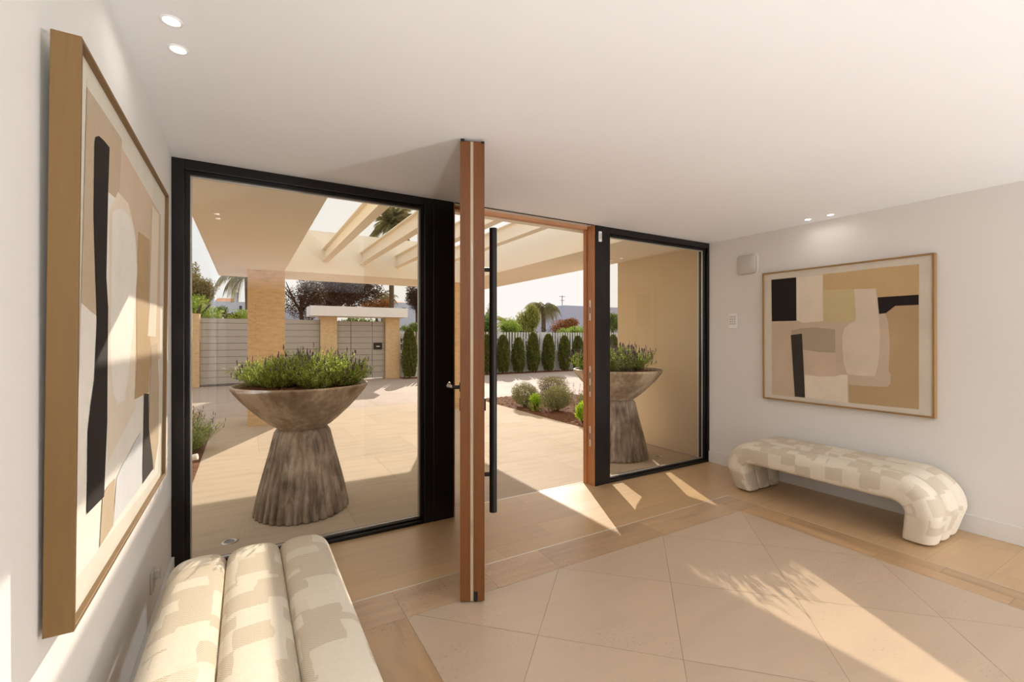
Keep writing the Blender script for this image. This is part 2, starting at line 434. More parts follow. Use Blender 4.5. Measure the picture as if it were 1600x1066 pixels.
# ------------------------------------------------------------------ fixed windows
def ring(mb, x0, x1, z0, z1, wl, wr, wt_, wb_, y0, y1, m=0):
    mb.box((x0, y0, z0), (x0 + wl, y1, z1), m); mb.box((x1 - wr, y0, z0), (x1, y1, z1), m)
    mb.box((x0 + wl, y0, z1 - wt_), (x1 - wr, y1, z1), m); mb.box((x0 + wl, y0, z0), (x1 - wr, y1, z0 + wb_), m)
def window(name, label, x0, x1, gl, gr):
    """gl/gr: edges of the visible glass"""
    w = thing(name, label, None); w['kind'] = 'structure'
    f = MB(); ring(f, x0, x1, 0, H, gl - x0 - .026, x1 - gr - .026, .062, .026, YG, YG + .13); f.build('window_frame', M['black'], w, bevel=.003)
    f = MB(); ring(f, gl - .027, gr + .027, .025, H - .061, .027, .027, .024, .014, YG + .03, YG + .10); f.build('glazing_bead', M['black'], w, bevel=.002)
    f = MB(); ring(f, gl - .002, gr + .002, .037, H - .083, .010, .010, .010, .010, YG + .056, YG + .068); f.build('spacer_bar', M['spacer'], w)
    f = MB(); f.poly([(gl - .01, YG + .055, .03), (gr + .01, YG + .055, .03), (gr + .01, YG + .055, H - .07), (gl - .01, YG + .055, H - .07)])
    f.build('glass_pane', M['glass'], w)
window('window_1', 'large fixed window with a black frame', XL, 1.274, -.300, 1.178)
window('window_2', 'smaller fixed window with a black frame', 3.05, XR, 3.155, 4.622)
t = MB(); t.box((1.274, YG - .004, 0), (XD0, YO, H)); struct(t, 'trim_1', M['black'], 'flat black panel between the large window and the doorway', bevel=.004)
t = MB(); t.box((XD1, YG - .006, 0), (3.06, YO, H)); struct(t, 'trim_2', M['black'], 'black post between the doorway and the smaller window', bevel=.006)
# wooden door lining
t = MB(); t.box((XD1 - .012, YG + .004, 0), (XD1, YO - .01, H - .005)); t.box((XD1 - .024, YG + .105, 0), (XD1 - .012, YO - .012, H - .03))
struct(t, 'trim_3', M['jambwood'], 'orange-brown wooden door jamb', bevel=.002)
t = MB(); t.box((XD0, YG + .004, 0), (XD0 + .012, YO - .01, H - .005)); struct(t, 'trim_6', M['jambwood'], 'wooden lining on the panel side of the doorway')
t = MB(); t.box((XD0 + .012, YG + .085, H - .03), (XD1 - .024, YO - .01, H - .001)); struct(t, 'trim_4', M['headwood'], 'pale wooden head of the doorway', bevel=.002)
t = MB(); t.box((XD0 + .012, YG + .012, H - .006), (XD1 - .012, YG + .085, H - .001)); struct(t, 'trim_7', M['spacer'], 'pale metal strip over the doorway')
t = MB(); t.box((XD0 + .012, YG - .004, H - .006), (XD1 - .012, YG + .010, H - .001)); struct(t, 'trim_8', M['seal'], 'dark slot over the doorway')
t = MB(); t.box((XD0 + .012, YO - .012, .000), (XD1 - .012, YO - .002, .003)); struct(t, 'trim_9', M['spacer'], 'metal threshold strip')
# strike plates in the jamb
for z, l_, lab in ((1.72, .20, 'slim steel strike plate high in the wooden jamb'), (1.02, .30, 'long steel strike plate halfway up the wooden jamb'), (.48, .20, 'slim steel strike plate low in the wooden jamb')):
    k = thing('strike_plate', lab, 'strike plate', (XD1 - .0125, YG + .06, z))
    f = MB(); f.box((-.002, -.011, -l_ / 2), (.0, .011, l_ / 2)); f.build('plate', M['spacer'], k, bevel=.0008)
    for dz in ((0,) if l_ < .25 else (-.07, .06)):
        f = MB(); f.box((-.0026, -.006, dz - .03), (-.0019, .006, dz + .03)); f.build('latch_slot', M['blackmatt'], k)
# contact sensor on the post
k = thing('door_sensor', 'small white sensor at the top of the black post beside the doorway', 'sensor', (2.985, YG - .006, 2.44))
f = MB(); f.box((-.018, -.016, -.05), (.018, 0, .05)); f.build('sensor_case', M['white'], k, bevel=.003)
f = MB(); f.box((-.012, -.0175, -.03), (.012, -.0155, .03)); f.build('cover_line', M['white2'], k)

# ------------------------------------------------------------------ pivot door, standing open
dvec = Vector((.4305, .9068, 0)).normalized()
near = Vector((1.071, 2.256, 0))
D = thing('door_1', 'tall wooden pivot door standing open, seen edge on', None, tuple(near), math.atan2(dvec.y, dvec.x)); D['kind'] = 'structure'
# local: x runs along the leaf away from the camera, +y is its room face
T = .065; LW = 1.47; DZ = H - .016
f = MB(); f.box((.0, .010, .008), (LW, T, DZ)); f.build('inner_leaf', M['doorwood'], D, bevel=.002)
f = MB(); f.box((.0, -T, .008), (LW, -.006, DZ)); f.build('outer_leaf', M['doorwood'], D, bevel=.002)
f = MB(); f.box((.004, -.0065, .008), (LW, .0105, DZ)); f.build('lock_strip', plain('pale_lock_strip', (196, 180, 154), .4, .2), D)
f = MB(); f.box((-.0015, T - .012, .012), (.01, T + .002, DZ - .002)); f.box((-.0015, -T - .002, .012), (.01, -T + .006, DZ)); f.build('edge_seal', M['doorwood'], D)
f = MB(); f.box((.0, T - .022, DZ - .002), (.05, T - .001, H - .003)); f.box((-.002, -T, DZ - .012), (.04, -T + .016, DZ + .001)); f.box((.05, -.02, DZ - .002), (LW - .05, .02, H - .004)); f.build('top_seal', M['seal'], D)
f = MB(); f.box((-.002, -.03, .006), (.01, -.010, .06)); f.build('bottom_seal', M['seal'], D)
for z in (1.93, 1.05, .93, .42):
    f = MB(); f.box((.001, -.003, z - .035), (.0048, .006, z + .035)); f.build('latch_bolt', M['alu'], D)
# long pull bar on the outer face
PB = .34
f = MB(); f.tube([(PB, -T - .065, .365), (PB, -T - .065, 2.14)], .0235, 20); bar = f.build('pull_bar', M['blackmatt'], D)
for z in (.60, 1.88):
    f = MB(); f.tube([(PB, -T - .001, z), (PB, -T - .045, z)], .013, 12); f.build('standoff', M['blackmatt'], bar)
f = MB(); f.box((.08, -T - .012, 1.04), (.14, -T - .0005, 1.11)); f.build('lock_cover', M['blackmatt'], D, bevel=.002)
f = MB(); f.box((.08, T, 1.04), (.13, T + .008, 1.11)); f.build('lock_escutcheon', M['blackmatt'], D, bevel=.002)
f = MB(); f.tube([(.09, T, 1.175), (.09, T + .05, 1.175)], .011, 12); hd = f.build('door_handle', M['blackmatt'], D)
f = MB(); f.tube([(.09, T + .048, 1.175), (.09, T + .052, 1.18), (.10, T + .072, 1.181), (.23, T + .072, 1.181)], .010, 12); f.build('lever', M['alu'], hd)
f = MB(); f.tube([(.09, T, 1.175), (.09, T + .008, 1.175)], .026, 20); f.build('rose', M['blackmatt'], hd)

# ------------------------------------------------------------------ downlights
def downlight(x, y, label, group=None, power=LAMP_W):
    k = thing('ceiling_spotlight', label, 'ceiling light', (x, y, H), 0, group)
    f = MB(); f.lathe([(.024, -.0005), (.026, -.0035), (.033, -.003), (.034, -.0003)], 28); f.build('trim_ring', M['white'], k)
    f = MB(); f.lathe([(.0001, -.0012), (.0242, -.0012)], 24); f.build('lens', M['lamp'], k)
    ld = bpy.data.lights.new('lamp', 'AREA'); ld.shape = 'DISK'; ld.size = .05; ld.energy = power; ld.color = LAMP_C; ld.spread = R(150)
    lo = bpy.data.objects.new('lamp', ld); col.objects.link(lo); lo.parent = k; lo.location = (0, 0, -.006)
downlight(-.222, 1.94, 'small round ceiling light near the big picture, the one closer to the top edge', None, .12)
downlight(-.222, 2.12, 'small round ceiling light near the big picture, the one closer to the glazing', None, .12)
downlight(4.50, 2.05, 'tiny round ceiling light over the square picture, the one further from the doorway', None, .12)
downlight(4.50, 2.24, 'tiny round ceiling light over the square picture, the one nearer the doorway', None, .12)

# bowl lamps added behind the camera to brighten ceiling and walls
for x, y, pw, lb in ((.1, -2.1, .75, 'added fill lamp in a white bowl on the unseen hall floor'), (4.36, -3.2, .70, 'added unseen fill lamp with its bowl tilted towards the ceiling over the doorway')):
    k = thing('added_fill_lamp', lb, 'added fill lamp', (x, y, 0), 0, 'added fill lamps behind the camera')
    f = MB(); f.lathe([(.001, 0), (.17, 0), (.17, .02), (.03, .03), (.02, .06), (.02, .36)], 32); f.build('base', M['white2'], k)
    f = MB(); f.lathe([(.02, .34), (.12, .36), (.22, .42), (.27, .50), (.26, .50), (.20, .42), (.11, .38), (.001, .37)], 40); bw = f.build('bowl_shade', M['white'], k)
    ld = bpy.data.lights.new('lamp', 'AREA'); ld.shape = 'DISK'; ld.size = .34; ld.energy = FILL_W * pw; ld.color = FILL_C
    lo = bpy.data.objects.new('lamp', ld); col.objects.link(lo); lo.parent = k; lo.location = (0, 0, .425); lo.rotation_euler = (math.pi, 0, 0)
    if x > 4:                                       # this added lamp's head is tilted towards the doorway
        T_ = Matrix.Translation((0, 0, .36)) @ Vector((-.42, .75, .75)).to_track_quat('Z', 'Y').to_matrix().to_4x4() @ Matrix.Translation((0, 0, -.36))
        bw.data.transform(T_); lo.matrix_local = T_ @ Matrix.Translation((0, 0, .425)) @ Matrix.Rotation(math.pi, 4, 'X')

# ------------------------------------------------------------------ wall devices
k = thing('alarm_siren', 'rounded white siren box high on the wall between window and square picture', 'alarm', (XR, 2.925, 2.235))
f = MB()
def rbox(mb, hw, hh, d, r=.03, m=0, n=5, dome=.0):
    """rounded box standing off a wall that faces -X"""
    pts = []
    for cx, cz, a0 in ((hw - r, hh - r, 0), (-hw + r, hh - r, 90), (-hw + r, -hh + r, 180), (hw - r, -hh + r, 270)):
        for i in range(n + 1): a = R(a0 + 90 * i / n); pts.append((cx + r * math.cos(a), cz + r * math.sin(a)))
    N = len(pts); vs = []; fs = []
    for sc, x in ((1.0, 0), (1.0, -d * .75), (.95, -d * .93), (.86, -d), (.4, -d - dome)):
        vs += [(x, -p * sc, q * sc) for p, q in pts]
    for L in range(4):
        for i in range(N): j = (i + 1) % N; fs.append((L * N + i, L * N + j, (L + 1) * N + j, (L + 1) * N + i))
    fs.append(tuple(range(4 * N, 5 * N))); mb.faces(vs, fs, m, True)
rbox(f, .105, .105, .05, .04, dome=.006); f.build('siren_case', M['white2'], k)
f = MB(); rbox(f, .115, .115, .016, .042); f.build('back_plate', M['white'], k)
k = thing('alarm_keypad', 'small white keypad on the wall below the rounded siren box', 'keypad', (XR, 3.095, 1.635))
f = MB(); f.box((-.018, -.05, -.083), (0, .05, .083)); body = f.build('keypad_case', M['white'], k, bevel=.004)
for i in range(4):
    for j in range(3):
        f = MB(); y0, z0 = .026 - j * .026, .045 - i * .026; f.box((-.0205, y0 - .008, z0 - .008), (-.0178, y0 + .008, z0 + .008)); f.build('key', M['white2'], body)
k = thing('wall_socket', 'grey wall socket low on the white wall behind the near bench', 'socket', (XL, 2.74, .30))
f = MB(); f.box((0, -.042, -.055), (.010, .042, .045)); f.build('face_plate', M['white2'], k, bevel=.003)
f = MB(); f.box((.009, .0, -.005), (.032, .032, .04)); f.build('plug', M['white2'], k, bevel=.004)

# ------------------------------------------------------------------ framed pictures
def art(name, label, X, side, y0, y1, z0, z1, depth, layers, Z2, matc, tilt, fw, wood_):
    """side=+1: hangs on the left wall facing +X; -1: on the right wall facing -X"""
    cy, cz = (y0 + y1) / 2, (z0 + z1) / 2
    k = thing(name, label, 'framed picture', (X - side * depth, cy, z0)); k.rotation_euler = (0, side * R(tilt), 0)
    hy, hz = (y1 - y0) / 2, (z1 - z0); s = side
    def bx(mb, xa, xb, ya, yb, za, zb): mb.box((min(xa, xb), ya, za), (max(xa, xb), yb, zb))
    f = MB()
    bx(f, 0, s * depth, -hy, -hy + fw, 0, hz); bx(f, 0, s * depth, hy - fw, hy, 0, hz)
    bx(f, 0, s * depth, -hy + fw, hy - fw, 0, fw); bx(f, 0, s * depth, -hy + fw, hy - fw, hz - fw, hz)
    f.build('picture_frame', wood_, k, bevel=.0015)
    f = MB(); bx(f, 0, s * (depth - .014), -hy + fw, hy - fw, fw, hz - fw); f.build('mount_board', matc, k)
    f = MB(); mats = []
    for i, (c_, pts) in enumerate(layers):
        mats.append(c_); x = s * (depth - .0132 + .00018 * i)
        P = []
        for (a, b) in pts:
            u, v = Z2(a, b); p = onX(u, v, X); P.append((x, min(max(p.y - cy, -hy + fw), hy - fw), min(max(p.z - z0, fw), hz - fw)))
        f.poly(P, i)
    f.build('collage', mats, k)
    return k
def paint(name, c, v=.10):
    m = NM(name, .75, 0, .25); c = lin(c); o = m.obj
    f = m.noise(o, 3.2, 6, .65); w = m.noise(m.mapping(o, (30, 30, 160)), 2, 2); w2 = m.noise(m.mapping(o, (30, 160, 30)), 2, 2)
    ff = m.math('ADD', m.math('MULTIPLY', f, .7), m.math('MULTIPLY', m.math('ADD', w, w2), .15))
    m.color(m.ramp(ff, [(.3, tuple(x * (1 - v) for x in c)), (.7, tuple(min(1, x * (1 + v)) for x in c))])); m.bump(ff, .15, .003); return m.mat
pc = {k_: paint('paint_' + k_, v_) for k_, v_ in dict(cream=(232, 218, 196), white=(236, 230, 218), tan=(196, 176, 148), beige=(212, 190, 164), ochre=(204, 174, 128),
      yellow=(208, 190, 144), greige=(180, 164, 140), black=(36, 30, 28), char=(62, 56, 52), brown=(188, 160, 122), bone=(222, 206, 184), rose=(206, 186, 160), bluegrey=(214, 214, 214), mat_=(222, 212, 196), matl=(222, 216, 200)).items()}
z7 = lambda a, b: (1100 + a / 3.135, 360 + b / 3.135)
layersR = [
 (pc['rose'], [(328, 242), (1052, 165), (1050, 878), (330, 805)]),
 (pc['ochre'], [(580, 215), (700, 202), (860, 183), (1052, 165), (1050, 318), (850, 330), (840, 300), (580, 300)]),
 (pc['cream'], [(450, 230), (580, 217), (582, 445), (520, 450), (480, 453), (452, 440)]),
 (pc['black'], [(328, 242), (450, 230), (450, 443), (330, 446)]),
 (pc['yellow'], [(580, 292), (735, 288), (742, 440), (640, 448), (582, 443)]),
 (pc['brown'], [(880, 400), (935, 370), (1050, 364), (1050, 878), (880, 862), (710, 845), (705, 755), (880, 760)]),
 (pc['rose'], [(850, 404), (888, 410), (900, 450), (908, 560), (903, 650), (902, 690), (912, 705), (910, 750), (895, 768), (800, 764), (708, 757), (702, 705), (835, 715)]),
 (pc['black'], [(848, 328), (1050, 315), (1050, 365), (935, 370), (890, 405), (856, 410)]),
 (pc['greige'], [(425, 492), (470, 480), (540, 476), (640, 485), (642, 600), (560, 596), (485, 585), (430, 520)]),
 (pc['beige'], [(485, 585), (560, 596), (642, 600), (645, 715), (560, 716), (490, 708)]),
 (pc['cream'], [(490, 708), (560, 716), (640, 716), (665, 708), (702, 708), (702, 845), (492, 820)]),
 (pc['bone'], [(735, 288), (840, 285), (848, 350), (856, 440), (860, 520), (856, 600), (848, 670), (835, 715), (760, 712), (700, 705), (682, 650), (676, 590), (675, 520), (684, 482), (706, 462), (742, 440)]),
 (pc['char'], [(423, 513), (478, 506), (492, 820), (442, 815)]),
]
art('framed_picture', 'square abstract collage in a thin oak frame above the far bench', XR - .055, -1, 1.375, 2.735, .822, 2.115, .05, layersR, z7, pc['mat_'], .3, .014, M['framewood2'])
full = lambda a, b: (a, b)
layersL = [
 (pc['white'], [(136.7, 136), (252, 334), (252.5, 738), (125.8, 908)]),
 (pc['beige'], [(190, 228), (252, 336), (253, 560), (214, 600), (185, 330)]),
 (pc['tan'], [(136.7, 136), (165, 178), (191.3, 218), (187.7, 314.2), (168.8, 298), (160, 420), (156.3, 494), (144, 484), (132, 472.8)]),
 (pc['cream'], [(186, 300), (202, 318), (212, 360), (215, 420), (216, 640), (176, 720), (174, 330)]),
 (pc['white'], [(177.7, 332), (184, 327), (192, 326), (203.4, 337.4), (209, 352), (213.3, 369.5), (217, 423), (212, 500), (206.9, 570), (200, 626), (190, 630), (182, 615), (177, 540)]),
 (pc['brown'], [(218, 362), (235.4, 375), (234.7, 480), (238.4, 540), (237, 613), (214.5, 624), (218, 570), (216, 480)]),
 (pc['cream'], [(238.3, 321), (249, 335.6), (247, 480), (246, 527), (234, 525), (236, 480)]),
 (pc['tan'], [(239.3, 540), (248.8, 536.3), (252, 600), (252, 690), (246, 735), (237, 669), (238, 613)]),
 (pc['bluegrey'], [(226.3, 673.7), (217, 688), (209, 705), (198, 724), (188.9, 745.8), (184.4, 818), (228, 755.7)]),
 (pc['tan'], [(186.6, 745.8), (176, 758), (167.7, 772.8), (164, 854), (184.4, 820)]),
 (pc['char'], [(229.4, 615), (236.2, 615), (237, 669), (241, 702), (244.3, 732), (228, 755.7)]),
 (pc['black'], [(148.5, 222), (150, 214), (154.5, 212), (163, 220), (171.3, 230.5), (169.9, 298), (168.8, 433.6), (172.2, 480), (172.6, 592.6), (173, 660), (169.5, 775), (143.8, 802), (143.8, 673.6), (148, 630), (152.8, 592.6), (155, 525), (155.6, 500), (151, 398), (148.5, 334)]),
]
art('framed_picture', 'tall abstract collage with a deep oak frame above the near bench', -.330, 1, 1.362, 2.69, .805, 2.135, .052, layersL, full, pc['matl'], .55, .010, M['framewood'])

# ------------------------------------------------------------------ benches
def make_bench(label, loc, rz, group=None):
    k = thing('upholstered_bench', label, 'bench', loc, rz)
    # path in the local (y, z) plane; x across.  length 1.5, legs at both ends
    hl, zt, ht, rc = .69, .380, .100, .165
    path = []
    def add(y, z, ny, nz, w, tk): path.append((y, z, ny, nz, w, tk))
    for i in range(8):
        q = i / 7; z = .0 + q * (zt - rc); b = (1 - q)
        add(-hl + .045 * b, z, -1, 0, 1 - .20 * b ** 1.0, 1 - .10 * b)
    for i in range(1, 9):
        a = R(90 * i / 9); add(-hl + rc - rc * math.cos(a), zt - rc + rc * math.sin(a), -math.cos(a), math.sin(a), 1, 1)
    for i in range(0, 13): add(-hl + rc + (2 * hl - 2 * rc) * i / 12, zt, 0, 1, 1, 1)
    left = list(path)
    for (y, z, ny, nz, w, tk) in reversed(left[:16]): path.append((-y, z, -ny, nz, w, tk))
    n = 28; wr = .1085
    for r_, cx in enumerate((-.208, 0, .208)):
        mb = MB(); vs = []; uvs = []; L = 0
        for i, (y, z, ny, nz, w, tk) in enumerate(path):
            if i: L += math.hypot(y - path[i - 1][0], z - path[i - 1][1])
            for j in range(n):
                t_ = 2 * math.pi * j / n; ct, st_ = math.cos(t_), math.sin(t_)
                e = .62 if st_ > 0 else .34                      # rounded on top, flat and square below
                px = wr * math.copysign(abs(ct) ** .62, ct); pn = ht * math.copysign(abs(st_) ** e, st_)
                if st_ > 0 and r_ != 1:                         # outer rolls fall away at their outer side
                    o_ = max(0, (px * (1 if r_ == 2 else -1)) / wr); pn -= .020 * o_ ** 2
                if st_ > 0 and r_ == 1: pn += .004
                vs.append(((cx + px) * w, y + ny * pn * tk, z + nz * pn * tk))
        for i in range(len(path) - 1):
            pass
        fs = []; uv = []; L = [0]
        for i in range(1, len(path)): L.append(L[-1] + math.hypot(path[i][0] - path[i - 1][0], path[i][1] - path[i - 1][1]))
        for i in range(len(path) - 1):
            for j in range(n):
                j2 = (j + 1) % n
                fs.append((i * n + j, (i + 1) * n + j, (i + 1) * n + j2, i * n + j2))
                a, b = r_ * .9 + j / n * .62, r_ * .9 + (j + 1) / n * .62
                uv.append(((a, L[i]), (a, L[i + 1]), (b, L[i + 1]), (b, L[i])))
        fs.append(tuple(range(n))); uv.append(None); m0 = (len(path) - 1) * n; fs.append(tuple(range(m0 + n - 1, m0 - 1, -1))); uv.append(None)
        vs = [(x, y, max(z, .006)) for x, y, z in vs]
        mb.faces(vs, fs, 0, True, uv)
        o = mb.build('upholstered_roll', M['fabric'], k)
        sd = o.modifiers.new('soft', 'SUBSURF'); sd.levels = 2; sd.render_levels = 2
    # seams between the rolls
    for cx in (-.104, .104):
        mb = MB(); pts = [(cx * w, y + ny * (ht * .40) * tk, z + nz * (ht * .40) * tk) for (y, z, ny, nz, w, tk) in path[1:-1]]
        mb.tube(pts, .007, 6); mb.build('seam', M['seam'], k)
    for sx in (-1, 1):
        for sy in (-1, 1):
            mb = MB(); mb.tube([(sx * .17, sy * .62, 0), (sx * .17, sy * .62, .02)], .02, 12); mb.build('foot_glide', M['blackmatt'], k)
    return k
b1 = make_bench('long cream patterned bench of three padded rolls under the square picture', (4.30, 1.955, 0), R(0))
b2 = copy_tree(b1); tag(b2, 'cream patterned bench of three padded rolls below the deep-framed picture, sunlit', 'bench')
b2.location = (.032, 1.88, 0); b2.scale = (1.05, 1, 1)

# ------------------------------------------------------------------ entrance canopy outside
c = MB(); ZB, ZT = H, H + .72
c.box((-.42, YO, ZB), (.55, 9.6, ZT)); c.box((3.69, YO, ZB), (XR + .08, 9.6, ZT)); c.box((.55, 8.37, ZB), (3.69, 9.6, ZT)); c.box((.55, YO, ZB), (3.69, 3.74, ZT))
struct(c, 'entrance_canopy', M['canopy'], 'cream flat canopy around an open centre, over the terrace')
c = MB(); c.box((-9, -6, H + .3), (13, YO, ZT)); struct(c, 'house_roof', M['canopy'], 'flat house roof')
proto = None
bxs = [.55 + .628 * (i + 1) for i in range(4)]
lab = ['steel beam of the canopy nearest the solid cream soffit on the window side', 'second steel canopy beam from the soffit on the window side', 'third steel canopy beam, its end just beside the black window frame', 'steel canopy beam seen above the long black door bar']
for x, lb in zip(bxs, lab):
    c = MB(); w = .055; z0, z1 = 2.755, 2.965
    c.box((-w, 3.74, z0), (w, 8.37, z0 + .012)); c.box((-w, 3.74, z1 - .012), (w, 8.37, z1)); c.box((-.005, 3.74, z0 + .012), (.005, 8.37, z1 - .012))
    o = c.build('steel_beam', M['canopy'], None, (x, 0, 0)); tag(o, lb, 'beam', 'steel beams across the canopy opening')
for x0, lb in ((.02, 'travertine column holding the canopy, behind the window planter'), (3.64, 'travertine column mostly hidden behind the open door edge')):
    c = MB(); c.box((x0, 8.5, 0), (x0 + .545, 9.1, H)); o = c.build('stone_column', M['trav_col'], bevel=.003); tag(o, lb, 'column')

# ------------------------------------------------------------------ vegetation helpers
def rvec():
    while True:
        v = Vector((random.uniform(-1, 1), random.uniform(-1, 1), random.uniform(-1, 1)))
        if .05 < v.length < 1: return v.normalized()
def leaves(mb, cen, rad, n, size, m=0, shell=.55, asp=2.2, up=0.0, seeds=7):
    cen = Vector(cen)
    lob = [(rvec(), random.uniform(.78, 1.12)) for _ in range(seeds)]
    for _ in range(n):
        d = rvec(); k = sum(w * max(0, d.dot(l)) ** 6 for l, w in lob); rr = random.uniform(shell, 1) ** .6 * (.78 + .26 * min(1.1, k))
        p = cen + Vector((d.x * rad[0], d.y * rad[1], d.z * rad[2])) * rr
        a = (rvec() + d * .5 + Vector((0, 0, up))).normalized(); b = a.cross(rvec()).normalized(); s_ = size * random.uniform(.6, 1.3)
        mb.poly([p - b * s_ / asp * .5, p + a * s_ * .5 - b * s_ * .1, p + a * s_, p + a * s_ * .5 + b * s_ / asp * .5 + b * 0], m)
def stems(mb, cen, r, h, n, m, lean=.5, th=.004, tipr=1.0):
    """upright stalks; returns tips"""
    tips = []
    for _ in range(n):
        a = random.uniform(0, 6.283); q = math.sqrt(random.random()) * r
        b = Vector((cen[0] + q * math.cos(a) * .6, cen[1] + q * math.sin(a) * .6, cen[2]))
        hh = h * random.uniform(.5, 1.15) * (1 - .25 * (q / r) ** 2)
        tp = b + Vector((math.cos(a) * q * lean * 1.6, math.sin(a) * q * lean * 1.6, hh)) + rvec() * .02
        mid = (b + tp) / 2 + Vector((math.cos(a), math.sin(a), 0)) * -.01
        s_ = rvec().cross(Vector((0, 0, 1))).normalized() * th
        mb.poly([b - s_, b + s_, mid + s_, mid - s_], m); mb.poly([mid - s_, mid + s_, tp + s_ * .4, tp - s_ * .4], m)
        tips.append((b, mid, tp))
    return tips
M['lav'] = leaf('lavender_leaf', (124, 146, 58), (202, 216, 112), .55)
M['lavd'] = leaf('lavender_stem', (84, 100, 50), (120, 138, 70), .2)
M['bloom'] = leaf('lavender_bloom', (72, 52, 72), (150, 118, 140), .15)
M['sage'] = leaf('grey_green_leaf', (118, 118, 70), (170, 168, 116), .2)
M['lime'] = leaf('lime_leaf', (128, 168, 40), (190, 214, 70), .4)
M['conif'] = leaf('conifer_leaf', (54, 72, 36), (150, 152, 74), .25)
M['dark'] = leaf('dark_reddish_leaf', (46, 30, 20), (92, 62, 40), .12)
M['green'] = leaf('green_leaf', (70, 92, 34), (134, 152, 62), .3)
M['bright'] = leaf('bright_leaf', (110, 140, 40), (182, 196, 88), .35)
M['olive'] = leaf('olive_leaf', (110, 100, 56), (160, 146, 92), .2)
M['willow'] = leaf('willow_leaf', (130, 132, 60), (186, 182, 96), .35)
M['palm'] = leaf('palm_leaf', (112, 106, 66), (168, 158, 106), .45)
M['orange'] = leaf('orange_leaf', (84, 74, 40), (196, 126, 72), .25)
M['pink'] = leaf('pink_bloom', (196, 150, 176), (232, 206, 220), .3)

# ------------------------------------------------------------------ planters
def make_planter(label, loc, rz=0):
    k = thing('planter', label, 'planter', loc, rz)
    mb = MB()
    NF = 34
    def wob(t_, z):
        a = .06 * abs(math.sin(NF * t_ / 2)) ** .7; q = max(0, min(1, (.67 - z) / .67)); return a * (.45 + .9 * q) + .012 * math.sin(3 * t_ + 1) * q + .006 * math.sin(7 * t_)
    prof = [(.32, .0), (.342, .004), (.345, .02), (.338, .06), (.322, .16), (.297, .28), (.270, .40), (.243, .52), (.222, .62), (.212, .665), (.196, .690), (.178, .700)]
    mb.lathe(prof, NF * 8, 0, True, wob); mb.build('pedestal', M['clay'], k)
    mb = MB()
    bp = [(.02, .690), (.175, .692), (.190, .702), (.225, .722), (.290, .775), (.375, .855), (.450, .935), (.505, 1.005), (.530, 1.045), (.532, 1.058), (.522, 1.066), (.508, 1.063), (.498, 1.048), (.46, .99), (.40, .93)]
    mb.lathe(bp, 96, 0, True, lambda t_, z: .010 * math.sin(2 * t_ + .5) + .004 * math.sin(5 * t_)); mb.build('bowl', M['bowl'], k)
    mb = MB(); vs = [(0, 0, 1.05)]; fs = []; NR, NA = 14, 60
    for i in range(1, NR + 1):
        for j in range(NA):
            a = 6.2832 * j / NA; r_ = .497 * i / NR; z = 1.035 + .016 * (1 - (i / NR) ** 2) + (random.uniform(-.007, .009) if i < NR else -.003)
            vs.append((r_ * math.cos(a), r_ * math.sin(a), z))
    for j in range(NA): fs.append((0, 1 + j, 1 + (j + 1) % NA))
    for i in range(1, NR):
        for j in range(NA): a, b = 1 + (i - 1) * NA, 1 + i * NA; j2 = (j + 1) % NA; fs.append((a + j, b + j, b + j2, a + j2))
    mb.faces(vs, fs, 0, False)
    for _ in range(500):
        a, q = random.uniform(0, 6.283), .47 * math.sqrt(random.random()); p = Vector((q * math.cos(a), q * math.sin(a), 1.052)); d = rvec(); d.z *= .3; e = d.cross(Vector((0, 0, 1))).normalized() * .005
        d = d.normalized() * random.uniform(.01, .03); mb.poly([p - e, p + e, p + d + e, p + d - e])
    mb.build('soil', M['soil'], k)
    return k
P1 = make_planter('sculptural clay planter with fluted base, seen whole through the large window', (.414, 4.22, 0), R(20))
P2 = make_planter('sculptural clay planter with fluted base behind the smaller window', (3.93, 4.15, 0), R(75))

def lavender(loc, r, h, n, label, group, cat='lavender plant', blooms=60):
    k = thing('lavender_plant', label, cat, loc, 0, group)
    a = MB(); tips = stems(a, (0, 0, 0), r, h, n, 0, .8, .0025); a.build('stem', M['lavd'], k)
    b = MB()
    for (b0, mid, tp) in tips:
        for _ in range(26):
            q = random.uniform(.12, .97); p = b0.lerp(mid, q * 2) if q < .5 else mid.lerp(tp, q * 2 - 1)
            d = (rvec() + Vector((0, 0, .7))).normalized(); e = d.cross(rvec()).normalized(); L = random.uniform(.016, .034)
            b.poly([p, p + d * L * .5 - e * .0035, p + d * L, p + d * L * .5 + e * .0035])
    b.build('foliage', M['lav'], k)
    c_ = MB()
    for (b0, mid, tp) in random.sample(tips, min(blooms, len(tips))):
        for i in range(5):
            p = tp + Vector((0, 0, .008 * i)); w = .008 * (1 - abs(i - 2) * .2)
            for q in range(2):
                e = rvec() * w; e2 = Vector((0, 0, .012)); c_.poly([p - e, p - e2 * .4, p + e, p + e2])
    c_.build('blossom', M['bloom'], k)['kind'] = 'stuff'
    return k
zs = 1.04
c30, s30 = math.cos(R(-YAW)), math.sin(R(-YAW))
PL = 'in the planter behind the large window'; PS = 'in the planter behind the smaller window'
